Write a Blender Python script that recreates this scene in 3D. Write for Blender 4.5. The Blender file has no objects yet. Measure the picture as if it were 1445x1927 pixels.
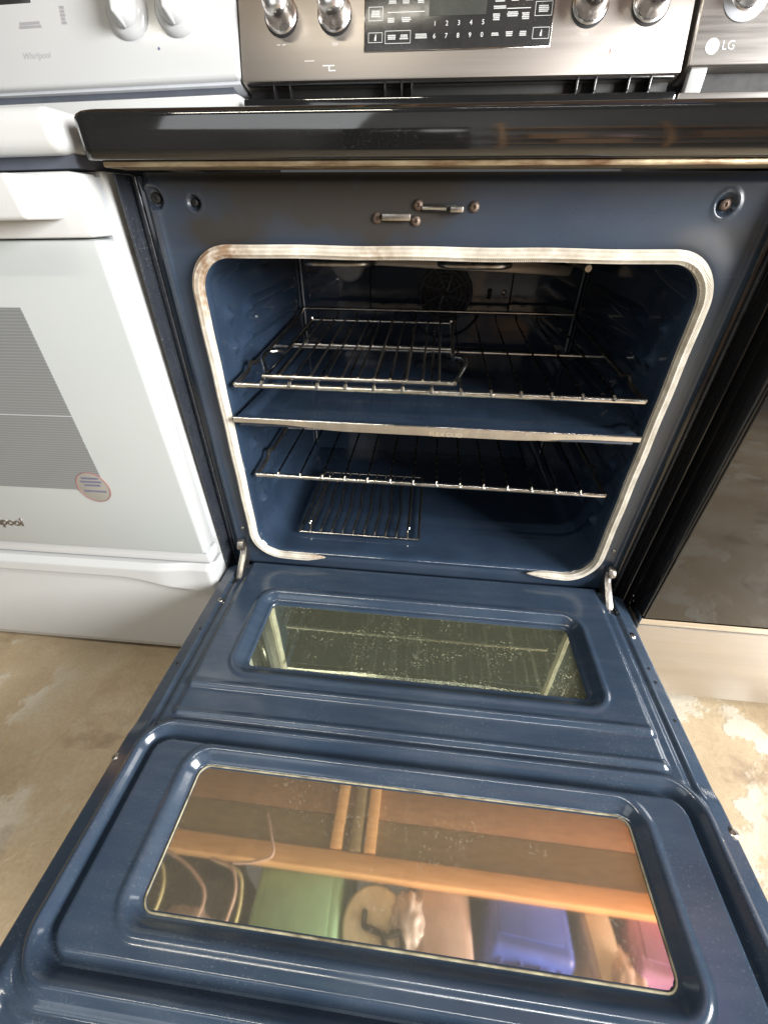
import bpy, bmesh, math, random
import numpy as np
from mathutils import Vector, Matrix
random.seed(4)
S = bpy.context.scene
C = S.collection
rad = math.radians

# ------------------------------------------------------------------ camera
cam = bpy.data.cameras.new('camera'); co = bpy.data.objects.new('camera', cam); C.objects.link(co)
co.location = (-0.0051, -0.5878, 0.8331)
co.rotation_euler = (0.95, -0.0047, 0.1083)
cam.sensor_fit = 'VERTICAL'; cam.sensor_height = 36; cam.lens = 784.47/1927*36
cam.clip_start = 0.02; cam.clip_end = 60
S.camera = co
# ------------------------------------------------------------------ world, lamps, exposure
w = bpy.data.worlds.new('World'); S.world = w; w.use_nodes = True
bg = w.node_tree.nodes['Background']; bg.inputs[0].default_value = (0.93, 0.97, 1.0, 1); bg.inputs[1].default_value = 0.11
S.view_settings.view_transform = 'Standard'; S.view_settings.look = 'None'
S.view_settings.exposure = 0.0; S.view_settings.gamma = 1.0
S.render.engine = 'CYCLES'
S.cycles.max_bounces = 10; S.cycles.glossy_bounces = 6; S.cycles.transparent_max_bounces = 8

def area(name, loc, aim, sx, sy, power, col):
    l = bpy.data.lights.new(name, 'AREA'); l.shape = 'RECTANGLE'; l.size = sx; l.size_y = sy
    l.energy = power; l.color = col
    o = bpy.data.objects.new(name, l); C.objects.link(o); o.location = loc
    o.rotation_euler = (Vector(aim)-Vector(loc)).to_track_quat('-Z', 'Y').to_euler()
    return o
area('doorway_light', (3.1, -1.75, 1.7), (-.05, 0, .5), 1.7, 1.5, 430, (1, .99, .975))
area('ceiling_tube_light', (-.9, -1.35, 2.75), (-.9, -1.3, 0), 1.2, .07, 22, (1, .93, .78))
area('shop_front_light', (-1.4, -3.2, 2.3), (-.3, 0, .7), 1.6, 1.2, 12, (.95, .98, 1))
area('added_wall_fill', (.6, -1.15, 2.75), (.5, -4.5, .7), 1.2, .4, 85, (1, .98, .95))  # unseen lamp added to brighten the wall mirrored in the rail

# ------------------------------------------------------------------ helpers
ORG = {}
def tag(o, label=None, cat=None, group=None, kind=None):
    if label: o['label'] = label
    if cat: o['category'] = cat
    if group: o['group'] = group
    if kind: o['kind'] = kind
    return o
def thing(name, label, cat, loc=(0,0,0), group=None):
    o = bpy.data.objects.new(name, None); C.objects.link(o); o.location = loc; o.empty_display_size = .05
    ORG[o.name] = Vector(loc); return tag(o, label, cat, group)
def mk(name, verts, faces, mat, parent=None, smooth=True, sharp=38):
    off = ORG[parent.name] if parent else Vector((0,0,0))
    me = bpy.data.meshes.new(name)
    v = np.asarray(verts, dtype=np.float64) - np.array(off)
    me.from_pydata(v.tolist(), [], faces if isinstance(faces, list) else faces.tolist()); me.update()
    if smooth:
        me.shade_smooth()
        if sharp: me.set_sharp_from_angle(angle=rad(sharp))
    if mat: me.materials.append(mat)
    o = bpy.data.objects.new(name, me); C.objects.link(o)
    if parent: o.parent = parent
    ORG[o.name] = off
    return o
def grid_faces(nu, nv, closed_u=False, closed_v=False):
    i = np.arange(nu if closed_u else nu-1); j = np.arange(nv if closed_v else nv-1)
    I, J = np.meshgrid(i, j, indexing='ij'); I2 = (I+1) % nu; J2 = (J+1) % nv
    return np.stack([I*nv+J, I2*nv+J, I2*nv+J2, I*nv+J2], -1).reshape(-1, 4)
def bm_out(name, bm, mat, parent, sharp=38):
    bm.verts.ensure_lookup_table(); bm.normal_update()
    for i, v in enumerate(bm.verts): v.index = i
    vs = [v.co[:] for v in bm.verts]; fs = [[v.index for v in f.verts] for f in bm.faces]; bm.free()
    return mk(name, vs, fs, mat, parent, True, sharp)
def box(name, lo, hi, mat, parent=None, bevel=.002, seg=2, mtx=None):
    bm = bmesh.new(); bmesh.ops.create_cube(bm, size=1)
    lo = Vector(lo); hi = Vector(hi)
    for v in bm.verts: v.co = Vector([(lo[k]+hi[k])/2 + v.co[k]*(hi[k]-lo[k]) for k in range(3)])
    if bevel: bmesh.ops.bevel(bm, geom=bm.edges[:], offset=bevel, segments=seg, profile=.5, affect='EDGES')
    if mtx: bm.transform(mtx)
    return bm_out(name, bm, mat, parent)
def poly(name, pts, ext, mat, parent, bevel=.0, seg=2):
    """closed outline (3D points in one plane) extruded by vector ext"""
    bm = bmesh.new(); a = [bm.verts.new(p) for p in pts]; f = bm.faces.new(a)
    r = bmesh.ops.extrude_face_region(bm, geom=[f])
    vs = [g for g in r['geom'] if isinstance(g, bmesh.types.BMVert)]
    bmesh.ops.translate(bm, verts=vs, vec=ext)
    bmesh.ops.recalc_face_normals(bm, faces=bm.faces[:])
    if bevel: bmesh.ops.bevel(bm, geom=bm.edges[:], offset=bevel, segments=seg, profile=.5, affect='EDGES')
    return bm_out(name, bm, mat, parent)
def tubegeo(pts, r, n=8, closed=False, rfun=None, corr=0):
    pts = [Vector(p) for p in pts]; m = len(pts); vs = []; up = None
    for i, p in enumerate(pts):
        a = pts[(i-1) % m] if (closed or i > 0) else p
        b = pts[(i+1) % m] if (closed or i < m-1) else p
        t = (b-a).normalized()
        if up is None:
            up = Vector((0,0,1)) if abs(t.z) < .9 else Vector((1,0,0))
        s = t.cross(up).normalized(); up = s.cross(t).normalized()
        rr = r*(rfun(i/(m-1)) if rfun else 1)
        for k in range(n):
            an = 2*math.pi*k/n; q = rr*(1+(corr if k % 2 else 0))
            vs.append(p + s*(math.cos(an)*q) + up*(math.sin(an)*q))
    f = grid_faces(m, n, closed, True).tolist()
    if not closed:
        f.append(list(range(n))[::-1]); f.append([(m-1)*n+k for k in range(n)])
    return vs, f
def tube(name, pts, r, mat, parent, n=8, closed=False, rfun=None, corr=0):
    v, f = tubegeo(pts, r, n, closed, rfun, corr)
    return mk(name, v, f, mat, parent, True, 60)
def joined(parts):
    V = []; F = []
    for v, f in parts:
        k = len(V); V += list(v); F += [[i+k for i in q] for q in f]
    return V, F
def rounded(pts, rr, n=5):
    """polyline with rounded corners"""
    pts = [Vector(p) for p in pts]; out = [pts[0]]
    for i in range(1, len(pts)-1):
        a, b, c = pts[i-1], pts[i], pts[i+1]
        d = min(rr, (a-b).length*.45, (c-b).length*.45)
        p, q = b+(a-b).normalized()*d, b+(c-b).normalized()*d
        for k in range(n+1):
            t = k/n; out.append(p*(1-t)**2 + b*2*t*(1-t) + q*t*t)
    out.append(pts[-1]); return out
def lathe(name, prof, mat, parent, o, axis, n=32, up=None, sy=1.0):
    """prof: (radius, height along axis); o origin"""
    ax = Vector(axis).normalized(); u = Vector((1,0,0)); u = (u-ax*u.dot(ax)).normalized(); v2 = ax.cross(u)
    vs = []
    for r, h in prof:
        for k in range(n):
            a = 2*math.pi*k/n; vs.append(Vector(o)+ax*h+u*(math.cos(a)*r)+v2*(math.sin(a)*r*sy))
    f = grid_faces(len(prof), n, False, True)[:, ::-1].tolist()
    f.append(list(range(n))); f.append([(len(prof)-1)*n+k for k in range(n)][::-1])
    return mk(name, vs, f, mat, parent, True, 50)
def rrect(hx, z0, z1, r, n=400):
    """n points around a rounded rectangle in (x,z), arc-length even, starting bottom middle going +x"""
    cx = hx-r; segs = []
    def arc(cx_, cz_, a0): return [(cx_+r*math.cos(a0+t*math.pi/2/16), cz_+r*math.sin(a0+t*math.pi/2/16)) for t in range(17)]
    P = [(0, z0)] + arc(cx, z0+r, -math.pi/2) + arc(cx, z1-r, 0) + arc(-cx, z1-r, math.pi/2) + arc(-cx, z0+r, math.pi) + [(0, z0)]
    P = np.array(P); d = np.r_[0, np.cumsum(np.hypot(*np.diff(P, axis=0).T))]
    s = np.linspace(0, d[-1], n, endpoint=False)
    return np.stack([np.interp(s, d, P[:,0]), np.interp(s, d, P[:,1])], 1)
def sdrr(x, y, cx, cy, hx, hy, r):
    qx = np.abs(x-cx)-(hx-r); qy = np.abs(y-cy)-(hy-r)
    return np.hypot(np.maximum(qx,0), np.maximum(qy,0)) + np.minimum(np.maximum(qx,qy),0) - r
def ss(a, b, x):
    t = np.clip((x-a)/(b-a), 0, 1); return t*t*(3-2*t)
def bump(x, c, wd):
    t = np.clip(np.abs(x-c)/wd, 0, 1); return (1-t*t)**2
def text(name, body, size, mtx, mat, parent, ext=.0002, align='CENTER', shear=0, sx=1):
    cu = bpy.data.curves.new(name, 'FONT'); cu.body = body; cu.size = size; cu.extrude = ext
    cu.align_x = align; cu.align_y = 'CENTER'; cu.shear = shear; cu.resolution_u = 3
    o = bpy.data.objects.new(name, cu); C.objects.link(o)
    bpy.context.view_layer.update()
    me = bpy.data.meshes.new_from_object(o.evaluated_get(bpy.context.evaluated_depsgraph_get()))
    bpy.data.objects.remove(o); me.name = name
    off = ORG[parent.name]
    me.transform(Matrix.Translation(-off) @ mtx @ Matrix.Diagonal((sx,1,1,1)))
    me.materials.clear(); me.materials.append(mat)
    r = bpy.data.objects.new(name, me); C.objects.link(r); r.parent = parent; ORG[r.name] = off
    return r

# ------------------------------------------------------------------ materials
def nt(name):
    m = bpy.data.materials.new(name); m.use_nodes = True; t = m.node_tree
    return m, t, t.nodes['Principled BSDF']
def nd(t, kind, **kw):
    n = t.nodes.new(kind)
    for k, v in kw.items():
        if k.startswith('i_'): n.inputs[int(k[2:])].default_value = v
        else: setattr(n, k, v)
    return n
def ramp(t, src, stops):
    r = t.nodes.new('ShaderNodeValToRGB'); e = r.color_ramp.elements
    while len(e) < len(stops): e.new(.5)
    for q, (p, c) in zip(e, stops): q.position = p; q.color = (*c, 1) if len(c) == 3 else c
    t.links.new(src, r.inputs[0]); return r
def coords(t, scale=(1,1,1)):
    c = t.nodes.new('ShaderNodeTexCoord'); m = t.nodes.new('ShaderNodeMapping'); m.inputs['Scale'].default_value = scale
    t.links.new(c.outputs['Object'], m.inputs[0]); return m.outputs[0]
def noise(t, vec, scale, detail=4, rough=.55):
    n = nd(t, 'ShaderNodeTexNoise'); n.inputs['Scale'].default_value = scale; n.inputs['Detail'].default_value = detail; n.inputs['Roughness'].default_value = rough
    t.links.new(vec, n.inputs['Vector']); return n.outputs['Fac']
def mixc(t, f, a, b):
    m = nd(t, 'ShaderNodeMix', data_type='RGBA')
    for s, v in ((0, f), (6, a), (7, b)):
        if hasattr(v, 'links'): t.links.new(v, m.inputs[s])
        else: m.inputs[s].default_value = (*v, 1) if isinstance(v, tuple) else v
    return m.outputs[2]
def math_(t, op, a, b=0.0):
    m = nd(t, 'ShaderNodeMath', operation=op)
    for i, v in enumerate((a, b)):
        if hasattr(v, 'links'): t.links.new(v, m.inputs[i])
        else: m.inputs[i].default_value = v
    return m.outputs[0]
def surf(name, col, rough=.4, metal=0.0, var=.12, nscale=30, rvar=.08, bumpy=0.0, bscale=200, col2=None, stretch=(1,1,1), spec=.5, coat=0, dust=0, pale_sheen=0):
    m, t, b = nt(name)
    v = coords(t, stretch); n = noise(t, v, nscale)
    c2 = col2 or tuple(c*(1-var*2) for c in col)
    r = ramp(t, n, [(.3, c2), (.7, col)])
    out = r.outputs[0]
    if dust:
        d = noise(t, coords(t), 420, 2); d2 = noise(t, coords(t), 9, 5)
        f = math_(t, 'MULTIPLY', ramp(t, d, [(.60, (0,0,0)), (.72, (1,1,1))]).outputs[0], ramp(t, d2, [(.42, (0,0,0)), (.75, (1,1,1))]).outputs[0])
        out = mixc(t, math_(t, 'MULTIPLY', f, dust), out, (.5,.5,.48))
    if pale_sheen:  # pale grey mixed into the colour stands for broad soft reflections
        f1 = ramp(t, noise(t, coords(t, (1,1.6,1.3)), 4.5, 6, .6), [(.35, (.25,)*3), (.7, (1,)*3)]).outputs[0]
        f2 = ramp(t, noise(t, coords(t, (2,14,3)), 7, 4), [(.4, (.5,)*3), (.7, (1,)*3)]).outputs[0]
        out = mixc(t, math_(t, 'MULTIPLY', math_(t, 'MULTIPLY', f1, f2), pale_sheen), out, (.33,.36,.37))
    t.links.new(out, b.inputs['Base Color'])
    rr = ramp(t, noise(t, v, nscale*2.3), [(.25, (max(.02,rough-rvar),)*3), (.75, (rough+rvar,)*3)])
    t.links.new(rr.outputs[0], b.inputs['Roughness'])
    b.inputs['Metallic'].default_value = metal; b.inputs['Specular IOR Level'].default_value = spec
    if coat: b.inputs['Coat Weight'].default_value = coat; b.inputs['Coat Roughness'].default_value = .05
    if bumpy:
        bp = nd(t, 'ShaderNodeBump'); bp.inputs['Strength'].default_value = bumpy; bp.inputs['Distance'].default_value = .001
        t.links.new(noise(t, coords(t, stretch), bscale, 3), bp.inputs['Height']); t.links.new(bp.outputs[0], b.inputs['Normal'])
    return m

BLUE = (.022, .040, .069); BLUE2 = (.017, .030, .054)
M = {}
M['cavity'] = surf('blue_porcelain', (.024,.042,.075), .08, 0, nscale=14, rvar=.04, col2=(.016,.029,.053), bumpy=.08, bscale=60, spec=.6, dust=.06, pale_sheen=.03)
M['door'] = surf('blue_porcelain_dusty', BLUE, .17, 0, nscale=8, rvar=.07, col2=BLUE2, bumpy=.05, bscale=45, spec=.6, dust=.13, pale_sheen=.095)
M['black'] = surf('black_gloss', (.012,.012,.013), .14, 0, nscale=12, rvar=.06, spec=.6, bumpy=.04, bscale=50)
M['rail'] = surf('black_cooktop_gloss', (.008,.008,.008), .07, 0, nscale=9, rvar=.03, spec=.8, coat=.6, bumpy=.10, bscale=16, dust=.05)
M['darkside'] = surf('charcoal_enamel', (.022,.026,.034), .3, 0, nscale=22, rvar=.12, dust=.4)
M['matteblack'] = surf('matte_black', (.008,.008,.009), .55)
M['steel'] = surf('brushed_steel', (.43,.39,.355), .42, 1, var=.02, nscale=60, rvar=.03, stretch=(.02,1,1), bumpy=.02, bscale=300)
M['steel_warm'] = surf('warm_brushed_steel', (.62,.595,.565), .38, 1, var=.05, nscale=60, rvar=.06, stretch=(.04,1,1), bumpy=.04, bscale=300)
M['chrome'] = surf('chrome', (.82,.8,.77), .09, 1, var=.03)
M['wire'] = surf('nickel_wire', (.80,.78,.74), .2, 1, var=.22, nscale=40, col2=(.50,.45,.38), rvar=.08)
M['wire_dark'] = surf('aged_wire', (.42,.39,.35), .34, 1, var=.2, nscale=50, col2=(.22,.19,.16))
M['knob'] = surf('satin_nickel', (.92,.90,.88), .26, 1, var=.03)
M['edge'] = surf('polished_edge', (.66,.66,.655), .22, 1, var=.1, nscale=30, stretch=(2,1,1))
M['guard'] = surf('grey_blue_enamel', (.10,.11,.13), .3, 0)
M['wire_thin'] = surf('darkened_wire', (.20,.185,.165), .25, 1, var=.2, nscale=50, col2=(.09,.08,.07))
M['void'] = surf('deep_black', (.003,.003,.003), .6)
M['screw'] = surf('screw_metal', (.45,.42,.38), .35, 1, nscale=300)
M['rusty'] = surf('rusty_screw', (.24,.19,.16), .55, .7, nscale=400, col2=(.09,.06,.045))
M['white'] = surf('white_enamel', (.50,.512,.515), .2, 0, var=.015, nscale=5, rvar=.04, bumpy=.02, bscale=30)
M['whiteglass'] = surf('white_door_glass', (.37,.393,.392), .12, 0, var=.015, nscale=3, rvar=.03)
M['gap'] = surf('gap_shade', (.075,.085,.11), .6, var=.1)  # dark slate colour paints shade into the gaps it fills
M['grey'] = surf('grey_plastic', (.42,.44,.47), .45, var=.05)
M['blackglass'] = surf('dark_oven_glass', (.016,.015,.014), .06, 0, nscale=4, rvar=.05, spec=.6, coat=.25, bumpy=.25, bscale=7)
M['panelglass'] = surf('panel_glass', (.028,.027,.026), .2, 0, nscale=25, rvar=.05, spec=.6, dust=.3)
M['display'] = surf('display_window', (.058,.062,.056), .25, 0, nscale=25)
M['print'] = surf('white_print', (.72,.74,.73), .5, var=.04)
M['print_grey'] = surf('grey_print', (.40,.40,.42), .5, var=.04)
M['print_dim'] = surf('pale_print', (.62,.58,.55), .5, var=.04)
M['print_red'] = surf('red_print', (.55,.08,.07), .5, var=.04)
M['print_blue'] = surf('blue_print', (.12,.13,.22), .5, var=.04)
M['logo'] = surf('logo_metal', (.35,.30,.26), .35, .8, nscale=600, col2=(.10,.08,.07))
M['well'] = surf('door_insulation_well', (.02,.024,.03), .6)
M['seal'] = surf('glass_seal', (.42,.39,.26), .5, nscale=60, col2=(.12,.10,.06))

def wood(name, a, b_, rough=.6, sc=(1,12,12)):
    return surf(name, a, rough, 0, nscale=6, col2=b_, stretch=sc, bumpy=.3, bscale=60)
M['lumber'] = wood('orange_lumber', (.76,.45,.22), (.60,.33,.14), .55)
M['ply'] = wood('brown_plywood', (.38,.22,.12), (.28,.16,.085), .65, (2,9,2))
M['ply_dark'] = wood('dark_plywood', (.28,.21,.11), (.20,.15,.08), .65, (2,9,2))
M['card'] = surf('cardboard', (.42,.25,.13), .8, 0, nscale=5, col2=(.34,.19,.10))

# oven front frame: blue enamel, soot above the opening
def mat_frame():
    m, t, b = nt('sooty_blue_porcelain')
    tc = nd(t, 'ShaderNodeTexCoord'); sp = nd(t, 'ShaderNodeSeparateXYZ'); t.links.new(tc.outputs['Object'], sp.inputs[0])
    v = coords(t)
    base = mixc(t, math_(t, 'MULTIPLY', ramp(t, noise(t, coords(t, (1,1,2)), 6, 6), [(.3, (0,)*3), (.7, (1,)*3)]).outputs[0], .065), ramp(t, noise(t, v, 8), [(.3, BLUE2), (.7, BLUE)]).outputs[0], (.33,.33,.33))  # enamel colour carries a painted pale sheen of soft reflections
    def blob(cx, cz, sx, sz):
        dx = math_(t, 'MULTIPLY', math_(t, 'SUBTRACT', sp.outputs[0], cx), 1/sx); dz = math_(t, 'MULTIPLY', math_(t, 'SUBTRACT', sp.outputs[2], cz), 1/sz)
        r2 = math_(t, 'ADD', math_(t, 'MULTIPLY', dx, dx), math_(t, 'MULTIPLY', dz, dz))
        return math_(t, 'POWER', 2.718, math_(t, 'MULTIPLY', r2, -1))
    n = ramp(t, noise(t, v, 16, 6), [(.3, (.35,)*3), (.7, (1.7,)*3)]).outputs[0]
    a = math_(t, 'ADD', math_(t, 'ADD', blob(-.15, .855, .17, .038), blob(-.07, .835, .06, .035)), math_(t, 'ADD', blob(-.265, .813, .055, .018), math_(t, 'MULTIPLY', blob(.31, .808, .06, .018), .6)))
    a = math_(t, 'ADD', a, math_(t, 'MULTIPLY', blob(-.1, .88, .5, .022), .6))
    f = math_(t, 'MINIMUM', math_(t, 'MULTIPLY', a, n), .96)
    col = mixc(t, f, base, (.024,.020,.016))
    t.links.new(col, b.inputs['Base Color'])
    rr = math_(t, 'ADD', math_(t, 'MULTIPLY', f, .2), .27); t.links.new(rr, b.inputs['Roughness'])
    b.inputs['Specular IOR Level'].default_value = .55
    bp = nd(t, 'ShaderNodeBump'); bp.inputs['Strength'].default_value = .05; bp.inputs['Distance'].default_value = .001
    t.links.new(noise(t, v, 40, 3), bp.inputs['Height']); t.links.new(bp.outputs[0], b.inputs['Normal'])
    return m
M['frame'] = mat_frame()
# woven gasket: pale glass braid with scorched stretches
def mat_gasket():
    m, t, b = nt('woven_gasket')
    v = coords(t)
    base = ramp(t, noise(t, v, 60, 5), [(.3, (.54,.49,.40)), (.7, (.82,.78,.69))]).outputs[0]
    tc = nd(t, 'ShaderNodeTexCoord'); sp = nd(t, 'ShaderNodeSeparateXYZ'); t.links.new(tc.outputs['Object'], sp.inputs[0])
    def near(cx, cz, s):
        dx = math_(t, 'SUBTRACT', sp.outputs[0], cx); dz = math_(t, 'SUBTRACT', sp.outputs[2], cz)
        r2 = math_(t, 'ADD', math_(t, 'MULTIPLY', dx, dx), math_(t, 'MULTIPLY', dz, dz))
        return math_(t, 'POWER', 2.718, math_(t, 'MULTIPLY', r2, -1/(s*s)))
    a = math_(t, 'ADD', math_(t, 'ADD', near(-.275,.792,.045), math_(t, 'MULTIPLY', near(-.31,.74,.04), .55)), math_(t, 'ADD', math_(t, 'MULTIPLY', near(-.08,.795,.03), .6), math_(t, 'MULTIPLY', near(-.18,.30,.035), .9)))
    a = math_(t, 'ADD', a, math_(t, 'ADD', math_(t, 'MULTIPLY', near(.12,.797,.07), .35), math_(t, 'MULTIPLY', near(.19,.30,.03), .6)))
    n = ramp(t, noise(t, v, 90, 4), [(.3, (.1,)*3), (.65, (1,)*3)]).outputs[0]
    f = math_(t, 'MINIMUM', math_(t, 'MULTIPLY', math_(t, 'MULTIPLY', a, n), 1.2), .92)
    at = nd(t, 'ShaderNodeAttribute', attribute_name='thread')
    mt_ = nd(t, 'ShaderNodeMix', data_type='RGBA', blend_type='MULTIPLY'); mt_.inputs[0].default_value = .42
    t.links.new(mixc(t, f, base, (.26,.15,.075)), mt_.inputs[6]); t.links.new(at.outputs['Color'], mt_.inputs[7]); t.links.new(mt_.outputs[2], b.inputs['Base Color'])
    b.inputs['Roughness'].default_value = .75
    wv = nd(t, 'ShaderNodeTexWave', wave_type='BANDS', bands_direction='DIAGONAL'); wv.inputs['Scale'].default_value = 260; wv.inputs['Distortion'].default_value = 2
    t.links.new(v, wv.inputs['Vector'])
    bp = nd(t, 'ShaderNodeBump'); bp.inputs['Strength'].default_value = .55; bp.inputs['Distance'].default_value = .0007
    t.links.new(wv.outputs['Fac'], bp.inputs['Height']); t.links.new(bp.outputs[0], b.inputs['Normal'])
    return m
M['gasket'] = mat_gasket()
# greasy scorched steel lip under the cooktop
M['lip'] = surf('scorched_steel_lip', (.43,.36,.235), .4, .5, nscale=38, col2=(.09,.038,.012), stretch=(.5,2,2), bumpy=.3, bscale=250)
# reflective coated oven glass with dust
def mat_glass(name, tint, tint2, refl, dust, low, haze, hcol, ro):
    m, t, b = nt(name); t.nodes.remove(b); out = t.nodes['Material Output']
    tc = nd(t, 'ShaderNodeTexCoord'); sp = nd(t, 'ShaderNodeSeparateXYZ'); t.links.new(tc.outputs['Object'], sp.inputs[0])
    g = nd(t, 'ShaderNodeBsdfGlossy'); g.inputs['Roughness'].default_value = ro
    mr = nd(t, 'ShaderNodeMapRange'); mr.inputs[1].default_value = -.02; mr.inputs[2].default_value = .27
    t.links.new(math_(t, 'ADD', sp.outputs[0], math_(t, 'MULTIPLY', noise(t, coords(t, (3,1,1)), 5), .08)), mr.inputs[0])
    t.links.new(mixc(t, mr.outputs[0], tint, tint2), g.inputs[0])
    tr = nd(t, 'ShaderNodeBsdfTransparent'); tr.inputs[0].default_value = (*low, 1)
    a = nd(t, 'ShaderNodeMixShader'); a.inputs[0].default_value = refl; t.links.new(tr.outputs[0], a.inputs[1]); t.links.new(g.outputs[0], a.inputs[2])
    d = nd(t, 'ShaderNodeBsdfDiffuse'); d.inputs[0].default_value = (*hcol,1)
    spk = ramp(t, noise(t, coords(t), 330, 2), [(.59, (0,0,0)), (.70, (1,1,1))]).outputs[0]
    pat = ramp(t, noise(t, coords(t, (1,2,1)), 14, 4), [(.45, (.0,)*3), (.7, (1,)*3)]).outputs[0]
    stk = ramp(t, noise(t, coords(t, (60,3,1)), 2.4, 3), [(.55, (0,)*3), (.8, (.45,)*3)]).outputs[0]
    f = math_(t, 'MULTIPLY', math_(t, 'ADD', math_(t, 'ADD', math_(t, 'MULTIPLY', math_(t, 'MULTIPLY', spk, pat), .55), haze), math_(t, 'MULTIPLY', stk, .14)), dust)
    e = nd(t, 'ShaderNodeMixShader'); t.links.new(f, e.inputs[0]); t.links.new(a.outputs[0], e.inputs[1]); t.links.new(d.outputs[0], e.inputs[2])
    t.links.new(e.outputs[0], out.inputs[0]); return m
M['glass_low'] = mat_glass('coated_glass_dusty', (.80,.86,.66), (.82,.86,.62), .55, .9, (.35,.38,.3), .085, (.60,.62,.42), .025)
M['glass_up'] = mat_glass('coated_glass_amber', (1,.92,.74), (1,.64,.44), .80, .3, (.35,.3,.25), .27, (.66,.60,.46), .03)
# striped window print on the white oven door
def mat_stripe():
    m, t, b = nt('striped_window_print')
    tc = nd(t, 'ShaderNodeTexCoord'); sp = nd(t, 'ShaderNodeSeparateXYZ'); t.links.new(tc.outputs['Object'], sp.inputs[0])
    s = math_(t, 'SINE', math_(t, 'MULTIPLY', sp.outputs[2], 2*math.pi/.0041))
    t.links.new(ramp(t, s, [(.3, (.165,.174,.177)), (.8, (.212,.222,.226))]).outputs[0], b.inputs['Base Color'])
    b.inputs['Roughness'].default_value = .12; return m
M['stripe'] = mat_stripe()
# stained concrete
def mat_floor():
    m, t, b = nt('stained_concrete')
    v = coords(t)
    wq = noise(t, coords(t), 2.5, 4)
    base = ramp(t, noise(t, v, 3.2, 8, .62), [(.28, (.29,.21,.127)), (.5, (.42,.33,.212)), (.72, (.51,.445,.34))]).outputs[0]
    pa = ramp(t, noise(t, v, 6.3, 7, .58), [(.525, (0,0,0)), (.56, (1,1,1))]).outputs[0]
    pb = ramp(t, noise(t, coords(t, (1.3,.8,1)), 2.1, 6, .6), [(.48, (0,0,0)), (.54, (1,1,1))]).outputs[0]
    c = mixc(t, math_(t, 'MULTIPLY', math_(t, 'MULTIPLY', pa, pb), .75), base, (.54,.50,.415))
    st = ramp(t, noise(t, coords(t, (1,1.4,1)), 5.1, 6, .6), [(.36, (1,1,1)), (.44, (0,0,0))]).outputs[0]
    c = mixc(t, math_(t, 'MULTIPLY', st, .55), c, (.19,.13,.08))
    vo = nd(t, 'ShaderNodeTexVoronoi', feature='DISTANCE_TO_EDGE'); vo.inputs['Scale'].default_value = 2.6
    wr_ = nd(t, 'ShaderNodeTexNoise'); wr_.inputs['Scale'].default_value = 5; wr_.inputs['Detail'].default_value = 6; t.links.new(v, wr_.inputs['Vector'])
    va_ = nd(t, 'ShaderNodeVectorMath', operation='MULTIPLY_ADD'); va_.inputs[1].default_value = (.35,.35,0); t.links.new(wr_.outputs['Color'], va_.inputs[0]); t.links.new(v, va_.inputs[2]); t.links.new(va_.outputs[0], vo.inputs['Vector'])
    ck = ramp(t, vo.outputs['Distance'], [(.0, (1,)*3), (.012, (0,)*3)]).outputs[0]
    c = mixc(t, math_(t, 'MULTIPLY', ck, .12), c, (.12,.08,.05))
    gr = ramp(t, noise(t, v, 480, 2), [(.30, (1,)*3), (.36, (0,)*3)]).outputs[0]
    c = mixc(t, math_(t, 'MULTIPLY', gr, .25), c, (.14,.10,.07))
    fine = ramp(t, noise(t, v, 160, 3), [(.3, (.9,)*3), (.7, (1.05,)*3)]).outputs[0]
    mm = nd(t, 'ShaderNodeMix', data_type='RGBA', blend_type='MULTIPLY'); mm.inputs[0].default_value = 1
    t.links.new(c, mm.inputs[6]); t.links.new(fine, mm.inputs[7]); t.links.new(mm.outputs[2], b.inputs['Base Color'])
    t.links.new(ramp(t, pa, [(0, (.55,)*3), (1, (.4,)*3)]).outputs[0], b.inputs['Roughness'])
    bp = nd(t, 'ShaderNodeBump'); bp.inputs['Strength'].default_value = .4; bp.inputs['Distance'].default_value = .002
    t.links.new(math_(t, 'ADD', pa, noise(t, v, 70, 4)), bp.inputs['Height']); t.links.new(bp.outputs[0], b.inputs['Normal'])
    return m
M['floor'] = mat_floor()

# ------------------------------------------------------------------ setting
fl = box('floor', (-7,-7,-.1), (7,3,0), M['floor'], None, 0); tag(fl, kind='structure')

# ================================================================== the open range
rng = thing('kitchen_range', 'black and steel range with its blue oven open and door lowered', 'range')
# --- front frame (height field in y)
GC = dict(cx=0, cy=.5465, hx=.311, hy=.2485, r=.05)
xs = np.linspace(-.3585, .3585, 300); zs = np.linspace(.262, .871, 262)
X, Z = np.meshgrid(xs, zs, indexing='ij')
sd = sdrr(X, Z, GC['cx'], GC['cy'], GC['hx'], GC['hy'], GC['r'])
Y = .001 - .0018*(1-ss(.008, .040, sd)) + .0012*(1-ss(.002, .012, sd))
Y += .010*ss(.3525, .3585, np.abs(X)) - .0022*bump(np.abs(X), .3455, .006)
Y += .006*ss(.268, .262, Z)
Y += .004*ss(.862, .868, Z)
for (hx, hz, hr, dp) in ((-.3445,.847,.0115,.006), (-.296,.843,.0085,.005), (.298,.843,.0105,.005)):
    rr = np.hypot(X-hx, Z-hz); Y += dp*(1-ss(hr*.75, hr, rr)) - .0015*bump(rr, hr*1.12, hr*.25)
vid = np.arange(X.size).reshape(X.shape)
fc = grid_faces(300, 262)
cs = sd.reshape(-1)[fc].mean(1)
frame = mk('oven_frame', np.stack([X, Y, Z], -1).reshape(-1,3), fc[cs > 0.0005][:, ::-1], M['frame'], rng, True, 0)
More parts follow.
